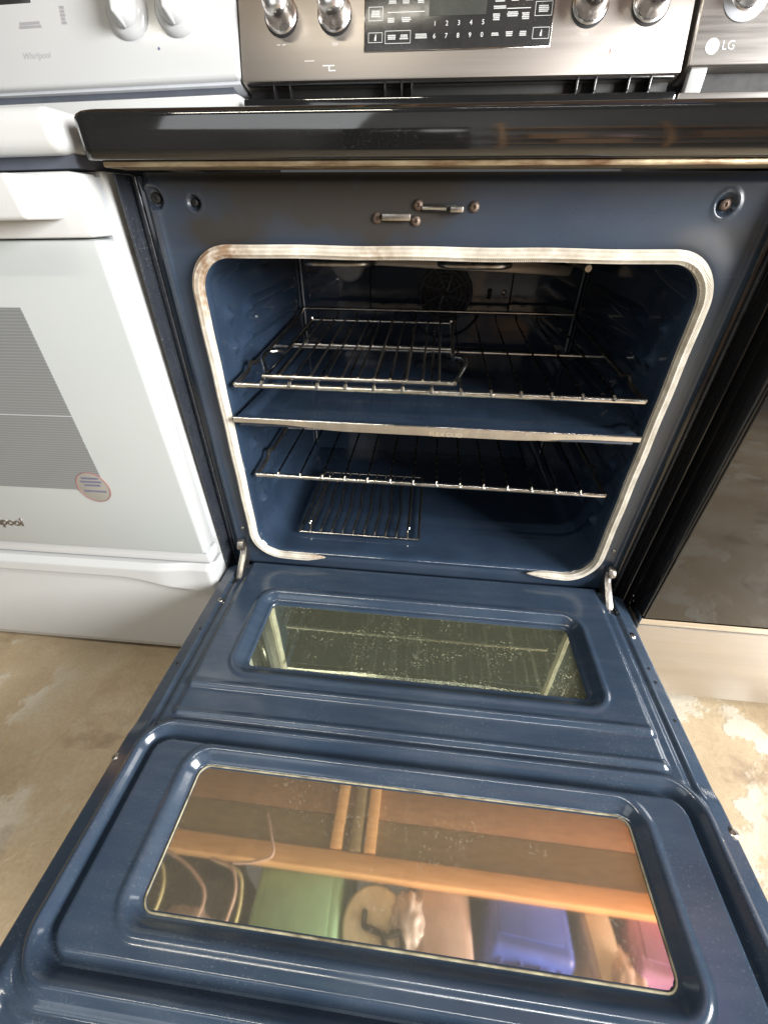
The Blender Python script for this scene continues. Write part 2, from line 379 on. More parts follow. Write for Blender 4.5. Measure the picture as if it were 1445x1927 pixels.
# screw heads and catches on the frame
def screw(name, o, axis, r, mat, parent, h=.003):
    return lathe(name, [(r,0),(r,h*.5),(r*.8,h*.9),(r*.35,h),(r*.3,h*.55),(0.0004,h*.5)], mat, parent, o, axis, 18)
screw('frame_screw', (-.3445,.0062,.847), (0,-1,0), .006, M['matteblack'], frame)
screw('frame_screw', (-.296,.0052,.843), (0,-1,0), .0042, M['matteblack'], frame)
screw('frame_screw', (.298,.0052,.843), (0,-1,0), .0055, M['rusty'], frame)
for sx, sz in ((-.077,.829), (-.032,.8265), (-.030,.8415), (.033,.840)):
    screw('latch_screw', (sx,.0025,sz), (0,-1,0), .0056, M['rusty'], frame, .005)
box('latch_tongue', (-.071,-.007,.8265), (-.038,.001,.8335), M['screw'], frame, .0012)
la = box('latch_slot', (-.026,-.0012,.8345), (.012,.004,.8425), M['matteblack'], frame, .001)
tube('latch_pin', [(-.025,-.004,.839),(.002,-.006,.8385)], .0022, M['chrome'], frame)
box('latch_hook', (.006,-.009,.8345), (.021,.001,.8405), M['screw'], frame, .0015)
# small weld lugs low on the frame
for sx in (-1, 1): screw('frame_rivet', (sx*.333,.0005,.352 if sx < 0 else .36), (0,-1,0), .0035, M['screw'], frame)

# --- cavity (loft)
N = 420; loops = []; 
prof = [(.3112,.298,.795,.050,-.0005),(.3085,.3005,.7925,.0475,-.0015),(.306,.303,.790,.045,.001),(.3045,.3045,.7885,.0435,.005),(.304,.305,.788,.043,.010)]
for hx, z0, z1, r, y in prof: loops.append((rrect(hx, z0, z1, r, N), y))
for k in range(1, 97):
    q = k/96; y = .010 + .435*q
    loops.append((rrect(.304, .305-.004*q, .788, .043-.031*q, N), y))
V = []
rails = [.715,.672,.606,.552,.508,.440,.395]
for P, y in loops:
    x, z = P[:,0].copy(), P[:,1].copy()
    side = (np.abs(x) > .29)
    d = np.zeros(N)
    for i, zc in enumerate(rails):
        y0 = .07 if i % 2 else .10
        ramp_y = ss(y0, y0+.025, np.array(y))*(1-ss(.375, .405, np.array(y)))
        d += .010*bump(z, zc + .012*math.sin(min(1, max(0, (y-y0)/.06))*math.pi/2) - .012, .0085)*ramp_y
        d += .009*bump(np.hypot((y-.050)*.8, z-(zc-.004)), 0, .0125)
    x -= np.sign(x)*np.minimum(d, .011)*side
    V.append(np.stack([x, np.full(N, y), z], 1))
V = np.concatenate(V); F = grid_faces(len(loops), N, False, True)
nl = len(loops)
faces = F.tolist(); faces.append([(nl-1)*N+k for k in range(N)])
cav = mk('oven_cavity', V, faces, M['cavity'], rng, True, 50)
# back wall furniture
fb = []
plate = rrect(.15, .652, .742, .012, 80)
bm = bmesh.new(); a = [bm.verts.new((p[0]+.006, .436, p[1])) for p in plate]; b2 = [bm.verts.new((p[0]*1.03+.006, .4445, (p[1]-.697)*1.05+.697)) for p in plate]
bm.faces.new(a)
for k in range(80): bm.faces.new((a[k-1], b2[k-1], b2[k], a[k]))
bmesh.ops.recalc_face_normals(bm, faces=bm.faces[:])
fan = bm_out('fan_cover', bm, M['cavity'], cav)
lathe('fan_opening', [(.053,0),(.053,.0012),(.001,.0013)], M['matteblack'], cav, (.019,.4355,.694), (0,-1,0), 40)
for r in (.014,.024,.034,.044,.054):
    P = [(.019+r*math.cos(t*2*math.pi/40), .432, .694+r*math.sin(t*2*math.pi/40)) for t in range(40)]
    tube('guard_ring', P, .0024 if r < .05 else .004, M['guard'], cav, 6, True)
sp_ = [tubegeo([(.019+.006*math.cos(a), .4305, .694+.006*math.sin(a)), (.019+.055*math.cos(a+.5), .4305, .694+.055*math.sin(a+.5))], .0028, 6) for a in np.arange(8)*math.pi/4]
mk('guard_spokes', *joined(sp_), M['guard'], cav)
for r in (.085,):
    P = [(.019+r*math.cos(t*2*math.pi/60), .4435, .688+r*math.sin(t*2*math.pi/60)) for t in range(60)]
    tube('pressed_ring', P, .003, M['cavity'], cav, 6, True)
box('cover_slot', (.108,.4335,.684), (.117,.4372,.704), M['matteblack'], cav, .001)
screw('cover_screw', (.143,.436,.697), (0,-1,0), .005, M['screw'], cav)
lathe('oven_lamp', [(.038,0),(.037,.008),(.030,.014),(.0005,.017)], M['grey'], cav, (-.195,.443,.748), (0,-1,0), 36)
# broil element hung below the roof
be = []
for yy in (.12,.2,.28,.36):
    pass
pth = rounded([(-.20,.42,.779),(-.20,.10,.774),(-.10,.10,.774),(-.10,.38,.777),(0,.38,.777),(0,.10,.774),(.10,.10,.774),(.10,.38,.777),(.20,.38,.777),(.20,.09,.774)], .03)
tube('broil_element', pth, .0045, M['wire_dark'], cav, 8)
poly('reflection_band', [(-.255,.40,.752),(.255,.40,.733),(.262,.40,.739),(.262,.40,.752),(.15,.40,.760),(-.255,.40,.762)], (0,-.012,0), M['steel'], cav, .002)  # sloped steel plate added in place of a pale reflected band
for sx in (-1, 1): tube('corner_highlight', [(sx*.3005,.4415,.32),(sx*.3005,.4415,.77)], .0022, M['grey'], cav, 6)  # pale grey tubes paint the bright highlight along the back corners
# --- gasket: woven tube, open along the bottom
gp = rrect(.311, .298, .795, .05, 700)
d0 = [( -.178, .300)]
pts = [(p[0], -.006, p[1]) for p in gp]
i0 = next(i for i, p in enumerate(pts) if p[0] > .196 and p[2] < .31)
i1 = max(i for i, p in enumerate(pts) if p[0] < -.176 and p[2] < .31)
gpts = pts[i0:i1+1]
def wob(p, i): return (p[0], p[1]+.0006*math.sin(i*.21), p[2]+.0004*math.sin(i*.13+1))
gv = [wob(p, i) for i, p in enumerate(gpts)]
mm_ = len(gv)
gk = tube('door_gasket', gv, .0066, M['gasket'], rng, 16, False, lambda q: min(1, .12+(min(q,1-q)*mm_/13)**.7), .15)
ca = gk.data.color_attributes.new('thread', 'FLOAT_COLOR', 'POINT')
cv = np.ones((len(gk.data.vertices), 4)); kk = np.arange(len(cv)) % 16; cv[:, :3] = np.where(kk % 2, 1.0, .30)[:, None]; ca.data.foreach_set('color', cv.ravel())
# lip below the opening where the gasket is missing
tube('sill_bead', [(-.305,.004,.2835),(.305,.004,.2835)], .0035, M['cavity'], rng, 10)
box('sill_channel', (-.335,.004,.256), (.335,.02,.2745), M['cavity'], rng, .003)

# --- sides and lower body
for sx in (-1, 1):
    a, b_ = sorted((sx*.3605, sx*.3795))
    sidep = box('side_panel', (a if sx < 0 else b_-.0035,-.0135,.05), (a+.0035 if sx < 0 else b_,.62,.8695), M['black'] if sx > 0 else M['darkside'], rng, .0016)
    box('inner_flange', (min(sx*.3592,sx*.376),.012,.05), (max(sx*.3592,sx*.376),.03,.8695), M['cavity'] if sx < 0 else M['black'], sidep, .003)
    tube('side_bead', [(sx*.3690,.0115,.10),(sx*.3690,.0115,.868)], .0032, M['darkside'], sidep, 8)
box('base_panel', (-.359,.03,.05), (.359,.6,.258), M['black'], rng, .004)
box('storage_drawer', (-.376,-.03,.06), (.376,.029,.205), M['steel'], rng, .006)
# --- cooktop rail across the top
outl = rounded([(.30,.62,0),(-.381,.62,0),(-.381,-.056,0),(.381,-.056,0),(.381,.62,0),(.30,.62,0)], .016, 8)[:-1]
lay = [(.8772,-.004),(.8778,-.0008),(.8795,0),(.892,.0004),(.9100,.0004),(.9133,-.0006),(.9157,-.0026),(.9171,-.0058),(.9175,-.010),(.9175,-.03)]
vs = []
cx_, cy_ = 0, .28
for z, g in lay:
    for p in outl:
        sxn = np.sign(p.x)*min(1, abs(p.x)/.3); syn = -1 if p.y < .1 else 1
        vs.append((p.x + (np.sign(p.x)*g*(2.2 if z > .9 else 1) if abs(p.x) > .36 else 0), p.y + (syn*g if (p.y < -.03 or p.y > .6) else 0), z))
no = len(outl); f = grid_faces(len(lay), no, False, True).tolist(); f.append([k for k in range(no)][::-1]); f.append([(len(lay)-1)*no+k for k in range(no)])
rail = mk('cooktop_rail', vs, f, M['rail'], rng, True, 55)
box('cooktop_lip', (-.362,-.0515,.8718), (.366,-.012,.8768), M['lip'], rail, .0015)
# --- vent and control panel at the back
TH = rad(17); PV = Vector((0, math.sin(TH), math.cos(TH))); PN = Vector((0, -math.cos(TH), math.sin(TH))); P0 = Vector((0,.452,1.027))
def pan(x, v, h=0): return P0 + Vector((x,0,0)) + PV*v + PN*h
def panM(x, v, h=0):
    p = pan(x, v, h); m = Matrix.Identity(4); m.col[0] = (1,0,0,0); m.col[1] = (*PV,0); m.col[2] = (*PN,0); m.col[3] = (*p,1); return m
def pbox(name, x0, v0, x1, v1, h0, h1, mat, parent, bevel=.0):
    return box(name, (x0,v0,h0), (x1,v1,h1), mat, parent, bevel, 2, panM(0,0,0))
vent = box('rear_vent', (-.372,.475,1.0), (.372,.598,1.05), M['void'], rng, .002)
box('vent_ledge', (-.378,.44,.9145), (.378,.60,1.004), M['rail'], vent, .005)
for vx in (-.322,-.292,-.118,-.088,-.07,.215,.245,.30,.335):
    box('vent_post', (vx-.0018,.456,1.0042), (vx+.0018,.476,1.026), M['black'], vent, .0012)
cp = pbox('control_panel', -.379, 0, .379, .21, -.05, 0, M['steel'], rng, .0035)
box('panel_underside', (-.372,.458,1.0225), (.372,.52,1.0262), M['black'], cp, .001)
gl = pbox('display_glass', -.1545, .0385, .1585, .19, -.002, .0016, M['panelglass'], cp, .0012)
pbox('display_window', -.0455, .0812, .0495, .14, .001, .0019, M['display'], cp)
# thin bright bezel round the glass
tube('display_bezel', [pan(-.1553,.19,.0012), pan(-.1553,.0378,.0012), pan(.1593,.0378,.0012), pan(.1593,.19,.0012)], .0008, M['chrome'], cp, 6)
def frame_mark(x0, v0, x1, v1, th=.0006, h=.0017):
    q = []
    for a in ((x0,v0,x1,v0+th), (x0,v1-th,x1,v1), (x0,v0+th,x0+th,v1-th), (x1-th,v0+th,x1,v1-th)):
        p = [pan(a[0],a[1],h), pan(a[2],a[1],h), pan(a[2],a[3],h), pan(a[0],a[3],h)]; q.append(([*p], [[0,1,2,3]]))
    return q
def smudge(x, v, wd, rows, rng_, rh=.0016, gap=.0007, h=.0017):
    """lines of lettering too small to read in the photograph: rows of short strokes"""
    q = []
    for r in range(rows):
        vv = v + (rows-1)/2*(rh+gap) - r*(rh+gap); ww = wd*rng_.uniform(.75, 1); xx = x-ww/2
        while xx < x+ww/2 - .0005:
            s = rng_.uniform(.0007, .0014)
            p = [pan(xx,vv-rh/2,h), pan(xx+s,vv-rh/2,h), pan(xx+s*.9,vv+rh/2,h), pan(xx,vv+rh/2,h)]; q.append((p, [[0,1,2,3]])); xx += s + .00035
    return q
R_ = random.Random(3); q = []
q += frame_mark(-.1482,.0775,-.1238,.0955) + smudge(-.136,.0865,.016,4,R_)
q += frame_mark(-.1482,.0488,-.1238,.0622)
q += frame_mark(-.1192,.047,-.0752,.0640) + smudge(-.1075,.0555,.017,3,R_) + smudge(-.0865,.0555,.015,3,R_)
q += frame_mark(.1288,.0770,.1562,.0952) + smudge(.1425,.086,.018,4,R_)
q += frame_mark(.1288,.0478,.1558,.0628)
q += smudge(-.0575,.056,.020,3,R_) + smudge(.0668,.0555,.013,2,R_) + smudge(.0907,.0555,.014,3,R_) + smudge(.113,.0555,.013,3,R_)
q += smudge(-.1095,.0777,.013,3,R_) + smudge(-.084,.078,.016,3,R_) + smudge(-.1076,.1018,.014,3,R_) + smudge(-.0851,.1015,.013,3,R_) + smudge(-.0604,.1015,.012,3,R_)
q += smudge(.0712,.0895,.022,2,R_) + smudge(.0668,.0775,.012,4,R_) + smudge(.0932,.0805,.02,3,R_) + smudge(.1146,.0777,.014,4,R_) + smudge(.0705,.0995,.018,3,R_) + smudge(.095,.1,.012,3,R_) + smudge(.118,.1,.012,3,R_)
for a in ((-.1158,.0872,-.0528,.0881), (.083,.0871,.1215,.0880)):
    q.append(([pan(a[0],a[1],.0017), pan(a[2],a[1],.0017), pan(a[2],a[3],.0017), pan(a[0],a[3],.0017)], [[0,1,2,3]]))
tag(mk('button_legends', *joined(q), M['print'], cp, False), kind='stuff')
for i, ch in enumerate('12345'): text('digit', ch, .0092, panM(-.0348+i*.0201, .0713, .0018), M['print'], cp, 0)
for i, ch in enumerate('67890'): text('digit', ch, .0092, panM(-.0348+i*.0200, .0551, .0018), M['print'], cp, 0)
# padlock-like and lamp pictograms in the two lower boxes
for xx in (-.136,.1423):
    q = [([pan(xx-.0016,.0515,.0017), pan(xx+.0016,.0515,.0017), pan(xx+.0013,.0558,.0017), pan(xx-.0013,.0558,.0017)], [[0,1,2,3]]),
         ([pan(xx-.0004,.0558,.0017), pan(xx+.0016,.0558,.0017), pan(xx+.001,.0597,.0017), pan(xx+.0001,.0597,.0017)], [[0,1,2,3]])]
    mk('button_pictogram', *joined(q), M['print'], cp, False)
q = smudge(-.2525,.0275,.019,1,R_,.002) + smudge(-.3085,.0505,.006,1,R_) + smudge(-.298,.0505,.006,1,R_) + smudge(-.2066,.0495,.012,2,R_) + smudge(.2145,.0515,.011,2,R_) + smudge(.3045,.047,.008,3,R_) + smudge(.2545,.0262,.024,1,R_,.0017)
q = [([v - PN*.0014 for v in a], b_) for a, b_ in q]
tag(mk('knob_legends', *joined(q), M['print_dim'], cp, False), kind='stuff')
def flat(x0, v0, x1, v1, h=.0004): return ([pan(x0,v0,h), pan(x1,v0,h), pan(x1,v1,h), pan(x0,v1,h)], [[0,1,2,3]])
tag(mk('pale_scratch', *joined([flat(-.229,.0195,-.208,.0212), flat(-.2185,.0135,-.2165,.0195), flat(-.218,.0125,-.206,.0142)]), M['print'], cp, False), kind='stuff')
mk('burner_mark', *joined([flat(.2585,.0275,.2597,.033)]), M['print_red'], cp, False)
kprof = [(.0285,0),(.0285,.003),(.026,.0045),(.0245,.006),(.0243,.022),(.0236,.030),(.0215,.036),(.017,.0405),(.010,.043),(.0006,.0438)]
for kx in (-.302,-.2075,.216,.3108):
    k = lathe('control_knob', kprof, M['knob'], cp, pan(kx,.0915,0), PN, 40)
    lathe('knob_back_disc', [(.0296,0),(.0296,.001),(.027,.0018),(.001,.0022)], M['matteblack'], k, pan(kx,.0895,0), PN, 36)  # black disc set slightly low paints a thin shadow under the knob
# --- hinges
for sx in (-1, 1):
    hp = [(.004,.322),(-.005,.330),(-.014,.328),(-.020,.319),(-.019,.311),(-.0145,.311),(-.012,.318),(-.007,.319),(-.006,.312),(-.013,.300),(-.026,.290),(-.040,.279),(-.050,.270),(-.052,.264),(-.030,.262),(-.006,.272),(.006,.292),(.008,.308)]
    xx = sx*.338 - .0065
    h = poly('hinge_arm', [(xx, a, b_) for a, b_ in hp], (.013,0,0), M['screw'], rng, .003)
    screw('hinge_rivet', (sx*.3485,-.026,.2655), (0,-.3,1), .0045, M['screw'], h)
    screw('hinge_rivet', (sx*.326,-.022,.2695), (0,-.3,1), .0042, M['screw'], h)
    box('hinge_pocket', (min(sx*.332,sx*.352),-.066,.2622), (max(sx*.332,sx*.352),-.02,.2655), M['matteblack'], h, .001)
# --- open door (height field in z)
nx, ny = 380, 316
xs = np.linspace(-.378, .378, nx); ys_ = np.linspace(-.648, -.005, ny)
X, Yg = np.meshgrid(xs, ys_, indexing='ij'); ax_ = np.abs(X)
Zd = np.full(X.shape, .2685)
far = ss(-.345, -.325, Yg)
Zd += (.0035*(1-ss(.336, .343, ax_)) + .0012*bump(ax_, .3515, .004) - .0016*bump(ax_, .345, .004))*far + .0035*(1-far)
edge = 1-ss(.318, .328, ax_)
Zd += .0030*(ss(-.2785, -.2705, Yg))*edge + .0026*bump(Yg, -.2685, .006)*edge
Zd += .0030*(ss(-.3200, -.3120, Yg))*edge + .0026*bump(Yg, -.3105, .006)*edge
ring = sdrr(X, Yg, 0, -.4455, .3415, .1150, .036)
Zd += .008*bump(ring, .003, .0095) - .0125*bump(ring, -.0115, .0065)
Zd = np.where(ring < -.010, Zd + .002*ss(-.012, -.02, ring), Zd)
near = ss(-.535, -.55, Yg)*(1-ss(.338, .352, ax_))
Zd -= .005*ss(.013, .021, ring)*near
Zd += .003*bump(ring, .0225, .006)*near
for cyw, hyw in ((-.1635,.0785), (-.4385,.0805)):
    sw = sdrr(X, Yg, 0, cyw, .2725, hyw+.0025, .027)
    Zd += .0018*bump(sw, .004, .007)
    Zd -= .0115*ss(.001, -.0140, sw)
    Zd -= .022*ss(-.017, -.023, sw)
Zd -= .008*ss(-.014, -.005, Yg)
Zd -= .004*ss(.3745, .378, ax_) + .42*np.maximum(ax_-.3545, 0)
pk = (1-ss(.004, .0055, np.abs(ax_-.3415)-.004))*ss(-.062, -.058, Yg); Zd -= .004*pk
vv = np.stack([X, Yg, Zd], -1).reshape(-1,3); ff = grid_faces(nx, ny)
border = [i*ny for i in range(nx)] + [(nx-1)*ny+j for j in range(1,ny)] + [i*ny+ny-1 for i in range(nx-2,-1,-1)] + [j for j in range(ny-2,0,-1)]
nb = len(border); lowv = vv[border].copy(); lowv[:,2] = .226
fb_ = [[border[k], len(vv)+k, len(vv)+(k+1) % nb, border[(k+1) % nb]] for k in range(nb)]
door = mk('oven_door', np.concatenate([vv, lowv]), ff.tolist()+fb_, M['door'], rng, True, 55)
box('door_skin', (-.3795,-.66,.205), (.3795,-.017,.2262), M['steel'], door, .004)
tube('door_handle', rounded([(-.33,-.59,.205),(-.33,-.59,.15),(.33,-.59,.15),(.33,-.59,.205)], .02), .011, M['steel'], door, 12)
for nm, cyw, hyw, mt in (('lower', -.1635, .0785, 'glass_low'), ('upper', -.4385, .0805, 'glass_up')):
    P = rrect(.2695-.0085, cyw-hyw+.0085, cyw+hyw-.0085, .016, 480)
    g = mk('window_glass', [(p[0], p[1], .2622) for p in P] + [(p[0], p[1], .2592) for p in P],
           [list(range(480)), list(range(480,960))[::-1]] + [[k, (k+1) % 480, 480+(k+1) % 480, 480+k][::-1] for k in range(480)], M[mt], door, False)
    P = rrect(.2695-.0118, cyw-hyw+.0118, cyw+hyw-.0118, .013, 480)
    tube('glass_seal', [(p[0], p[1], .2628) for p in P], .0011, M['seal'], door, 6, True)
for sx, sy in ((-.3495,-.106),(.357,-.104),(-.3705,-.374),(.3705,-.374)):
    screw('door_screw', (sx,sy,(.2705 if sy < -.3 else .2665)-.42*max(0,abs(sx)-.3545)), (0,0,1), .0062 if sx > 0 else .005, M['chrome'] if (sx > 0 and sy > -.2) else M['screw'], door, .004)
for sx, sy in ((-.356,-.17),(-.362,-.235),(.36,-.165),(.361,-.188),(.364,-.245)):
    lathe('door_hole', [(.0022,0),(.0022,.0006),(.0003,.0007)], M['matteblack'], door, (sx,sy,.2688-.42*max(0,abs(sx)-.3545)), (0,0,1), 12)

# ================================================================== racks and tray in the oven
def rack(name, label, y0, z0, sl, hw, n, zstop, group):
    t = thing(name, label, 'oven rack', (0,y0,z0), group)
    zz = lambda y: z0 + sl*(y-y0)
    tube('front_rod', [(-hw,y0,z0),(hw,y0,z0)], .0042, M['wire'], t, 10)
    for sx in (-1, 1):
        x = sx*hw
        tube('side_rod', rounded([(x,y0,z0),(x,y0+.055,zz(y0+.055)),(x,y0+.07,zz(y0+.07)+.010),(x,y0+.085,zz(y0+.085)),(x,y0+.36,zz(y0+.36)),(x*.985,y0+.385,z0+zstop)], .012), .0036, M['wire_dark'], t, 8)
    tube('cross_rod', [(-hw,y0+.185,zz(y0+.185)-.004),(hw,y0+.185,zz(y0+.185)-.004)], .0036, M['wire'], t, 8)
    tube('stop_rod', [(-hw*.985,y0+.385,z0+zstop),(hw*.985,y0+.385,z0+zstop)], .0034, M['wire'], t, 8)
    proto = None
    for i in range(n):
        x = -hw + (i+1)*2*hw/(n+1)
        if proto is None:
            pts = rounded([(0,y0-.004,z0+.002),(0,y0+.004,z0+.0064),(0,y0+.36,zz(y0+.36)+.001),(0,y0+.388,z0+zstop+.001)], .008)
            proto = tube('wire', pts, .0017, M['wire_thin'], t, 6); o = proto
        else:
            o = proto.copy(); C.objects.link(o); o.parent = t
        o.location.x = x
        if i == 0: p2 = tube('wire_end', [(0,y0-.0052,z0+.001),(0,y0+.0005,z0+.0062)], .0026, M['wire'], t, 6); e = p2
        else: e = p2.copy(); C.objects.link(e); e.parent = t
        e.location.x = x
    return t
rk = 'wire racks across the oven'
rack('oven_rack', 'shiny full-width wire rack highest in the oven, carrying a small half rack', .0, .6255, .075, .2905, 13, .040, rk)
rack('oven_rack', 'full-width wire rack below the steel-edged divider tray', .012, .4640, .055, .290, 14, .036, rk)
# half rack on top rack
hr = thing('half_rack', 'small bright wire half rack lying on the top rack', 'oven rack', (-.11,.015,.633), 'small half-width wire racks')
hz = lambda y: .6345 + .075*(y-.015)
tube('front_rod', [(-.252,.015,hz(.015)),(.030,.015,hz(.015))], .0040, M['wire'], hr, 10)
tube('middle_rod', [(-.246,.168,hz(.168)-.002),(.032,.168,hz(.168)-.002)], .0036, M['wire'], hr, 8)
tube('back_rod', [(-.246,.305,hz(.305)+.002),(.034,.305,hz(.305)+.002)], .0034, M['wire'], hr, 8)
for s, xe in ((-1,-.248), (1,.032)):
    xo = xe + s*.016
    pts = [(xe,.015,hz(.015)),(xe+s*.004,.030,hz(.03)),(xo,.052,hz(.05)+.014),(xo,.078,hz(.078)+.014),(xe,.092,hz(.09)+.012),(xe,.11,hz(.11)),(xe,.305,hz(.305)+.002)]
    tube('side_rod', rounded(pts, .007), .0034, M['wire'], hr, 8)
    lathe('rod_end', [(.0005,-.006),(.004,-.0045),(.0052,0),(.004,.0045),(.0005,.006)], M['wire'], hr, (xe,.305,hz(.305)+.003), (0,0,1), 12)
for i in range(11):
    x = -.225 + i*.0235
    o = tube('wire', [(x,.012,hz(.012)+.004),(x,.307,hz(.307)+.005)], .0018, M['wire'] if i % 2 else M['wire_dark'], hr, 6)
# half rack on the oven floor
br = thing('half_rack', 'small dark wire half rack standing on the oven floor', 'oven rack', (-.12,.05,.31), 'small half-width wire racks')
zb = .3125
tube('front_rod', rounded([(-.243,.052,zb-.001),(-.004,.052,zb-.001)], .01), .0022, M['wire'], br, 8)
tube('back_rod', [(-.238,.285,zb+.002),(-.008,.285,zb+.002)], .0022, M['wire'], br, 8)
for xe in (-.243,-.004): tube('side_rod', [(xe,.052,zb-.001),(xe,.285,zb+.002)], .0026, M['wire_dark'], br, 8)
for xx in (-.226,-.026):
    tube('foot', rounded([(xx,.066,zb+.015),(xx,.068,zb+.004),(xx+.002,.074,zb+.011)], .004), .0024, M['chrome'], br, 8)
    tube('foot', rounded([(xx,.245,zb+.015),(xx,.247,zb+.004),(xx+.002,.253,zb+.011)], .004), .0022, M['chrome'], br, 8)
    tube('inner_rod', [(xx,.068,zb+.012),(xx,.28,zb+.012)], .0022, M['wire_dark'], br, 8)
for i in range(10):
    x = -.222 + i*.0217
    tube('wire', rounded([(x,.054,zb),(x,.062,zb+.004),(x+.003,.14,zb+.004),(x-.003,.20,zb+.004),(x,.284,zb+.004)], .01), .0021, M['wire_dark'], br, 6)
# divider tray
dv = thing('divider_tray', 'blue enamel oven divider tray with a shiny steel front edge between the two racks', 'oven tray', (0,0,.575))
tx = np.linspace(-.293, .293, 118); ty = np.linspace(-.016, .425, 90)
X, Yg = np.meshgrid(tx, ty, indexing='ij')
st = sdrr(X, Yg, 0, .2045, .293, .2205, .02)
Zt = .5795 - .0065*ss(-.010, -.022, st) + .006*ss(.06, .42, Yg)
mk('tray_pan', np.stack([X, Yg, Zt], -1).reshape(-1,3), grid_faces(118, 90), M['cavity'], dv, True, 0)
box('tray_base', (-.290,-.012,.566), (.290,.42,.5712), M['cavity'], dv, .001)
top = [(x, -.0165, .5805) for x in np.linspace(-.2945, .2945, 60)]
bot = [(x, -.0165, .5745 -   .0065*float(ss(.235, .12, abs(x)))) for x in np.linspace(.2945, -.2945, 60)]
tr = poly('steel_edge', top+bot, (0,-.004,0), M['edge'], dv, 0)
tube('edge_bead', [(-.2945,-.0185,.5806),(.2945,-.0185,.5806)], .0017, M['chrome'], dv, 8)
mt = Matrix.Translation((.025,-.0206,.5708)) @ Matrix.Rotation(rad(90), 4, 'X')
text('edge_lettering', 'FLEX DUO', .0098, mt, M['chrome'], dv, .0004, sx=1.05)

# ================================================================== white range on the left
wl = Vector((-.762,0,0)); wr = thing('kitchen_range', 'white range with a closed striped-window oven door', 'range', wl)
xr = -.383
body = box('body', (-1.14,-.012,.032), (xr,.62,.872), M['white'], wr, .004)
box('base_shadow_plinth', (-1.13,.01,.0), (xr-.01,.6,.032), M['matteblack'], wr, 0)
# door
wd = box('oven_door', (-1.137,-.060,.332), (xr-.003,-.021,.808), M['whiteglass'], wr, .004)
box('door_edge_trim', (xr-.0205,-.0585,.334), (xr-.0015,-.0205,.806), M['white'], wd, .004)
hb = box('handle_panel', (-1.137,-.064,.8095), (xr-.002,-.0205,.8685), M['white'], wd, .004)
box('seam_shade', (-1.13,-.0235,.335), (xr-.0042,-.0118,.866), M['grey'], wr, 0)  # grey filler strip paints the shading between door and body
# handle block with slanted right end
hd = poly('door_handle', [(-1.10,-.066,.866),(-1.10,-.100,.861),(-.432,-.100,.861),(-.414,-.068,.864),(-.414,-.066,.866)], (0,0,-.001), M['white'], wd, 0)
bm = bmesh.new()
tp = [(-1.10,-.064),( -1.10,-.098),(-.430,-.098),(-.410,-.064)]
va = [bm.verts.new((x,y,.866)) for x, y in tp]; vb = [bm.verts.new((x+(.004 if i > 1 else 0), y, .827)) for i, (x, y) in enumerate(tp)]
bm.faces.new(va); bm.faces.new(vb[::-1])
for k in range(4): bm.faces.new((va[k], vb[k], vb[(k+1) % 4], va[(k+1) % 4]))
bmesh.ops.recalc_face_normals(bm, faces=bm.faces[:]); bmesh.ops.bevel(bm, geom=bm.edges[:], offset=.004, segments=3, profile=.5, affect='EDGES')
bpy.data.objects.remove(hd); hd = bm_out('door_handle', bm, M['white'], wd)
box('door_window', (-1.02,-.0612,.462), (-.518,-.0590,.737), M['stripe'], wd, 0)
box('window_line', (-1.02,-.0616,.591), (-.5185,-.0613,.5925), M['grey'], wd, 0)
stk = lathe('round_sticker', [(.0285,0),(.0285,.0006),(.0270,.0009),(.0003,.001)], surf('sticker_face', (.27,.26,.235), .45, var=.05), wd, (-.539,-.0605,.468), (0,-1,0), 48)
tag(stk, 'round grey sticker with a red rim and blue lines of print')
P = [(-.539+.0278*math.cos(a), -.0614, .468+.0278*math.sin(a)) for a in np.linspace(0, 2*math.pi, 48, endpoint=False)]
tube('sticker_rim', P, .0007, surf('sticker_red', (.30,.12,.12), .5), wd, 5, True)
q = []; R2 = random.Random(8)
for zz_, w_ in ((.485,.028),(.4785,.036),(.472,.028),(.4605,.038)):
    xx = -.539 - w_/2
    while xx < -.539 + w_/2:
        s = R2.uniform(.0016,.0028); q.append(([(xx,-.06165,zz_-.0019),(xx+s,-.06165,zz_-.0019),(xx+s,-.06165,zz_+.0019),(xx,-.06165,zz_+.0019)], [[0,1,2,3]])); xx += s+.0006
tag(mk('sticker_print', *joined(q), M['print_blue'], wd, False), kind='stuff')
RX = Matrix.Rotation(rad(90), 4, 'X')
text('brand_lettering', 'Whirlpool', .024, Matrix.Translation((-.766,-.0605,.383)) @ RX, M['logo'], wd, .0012, shear=.15)
# ledge below the door, drawer
box('lower_ledge', (-1.138,-.050,.300), (xr-.001,-.013,.326), M['white'], wr, .006, 3)
screw('ledge_screw', (-.392,-.047,.3275), (0,-1,.2), .004, M['rusty'], wr)
box('ledge_gap', (-.404,-.0515,.3262), (-.388,-.03,.3318), M['grey'], wr, .001)
nx, nz = 180, 120
X, Z = np.meshgrid(np.linspace(-1.138, xr-.001, nx), np.linspace(.034, .297, nz), indexing='ij')
zc = .256 - .028*ss(-.60, -.43, X)**1.4
fade = 1-ss(-.50, -.42, X)
Yd = -.052 - .012*ss(-.004, .010, Z-zc)*fade - .004*(1-fade)*ss(.20,.25,Z)
Yd += .010*ss(.286, .297, Z) + .008*ss(xr-.012, xr-.001, X) + .004*ss(.05,.034,Z)
v0 = np.stack([X, Yd, Z], -1); v1 = v0.copy(); v1[...,1] = -.0125
fr = grid_faces(nx, nz); 
def skirt(nx, nz, off):
    b_ = [i*nz for i in range(nx)] + [(nx-1)*nz+j for j in range(1,nz)] + [i*nz+nz-1 for i in range(nx-2,-1,-1)] + [j for j in range(nz-2,0,-1)]
    return b_
bd = skirt(nx, nz, 0); low = v1.reshape(-1,3)[bd]; k0 = nx*nz
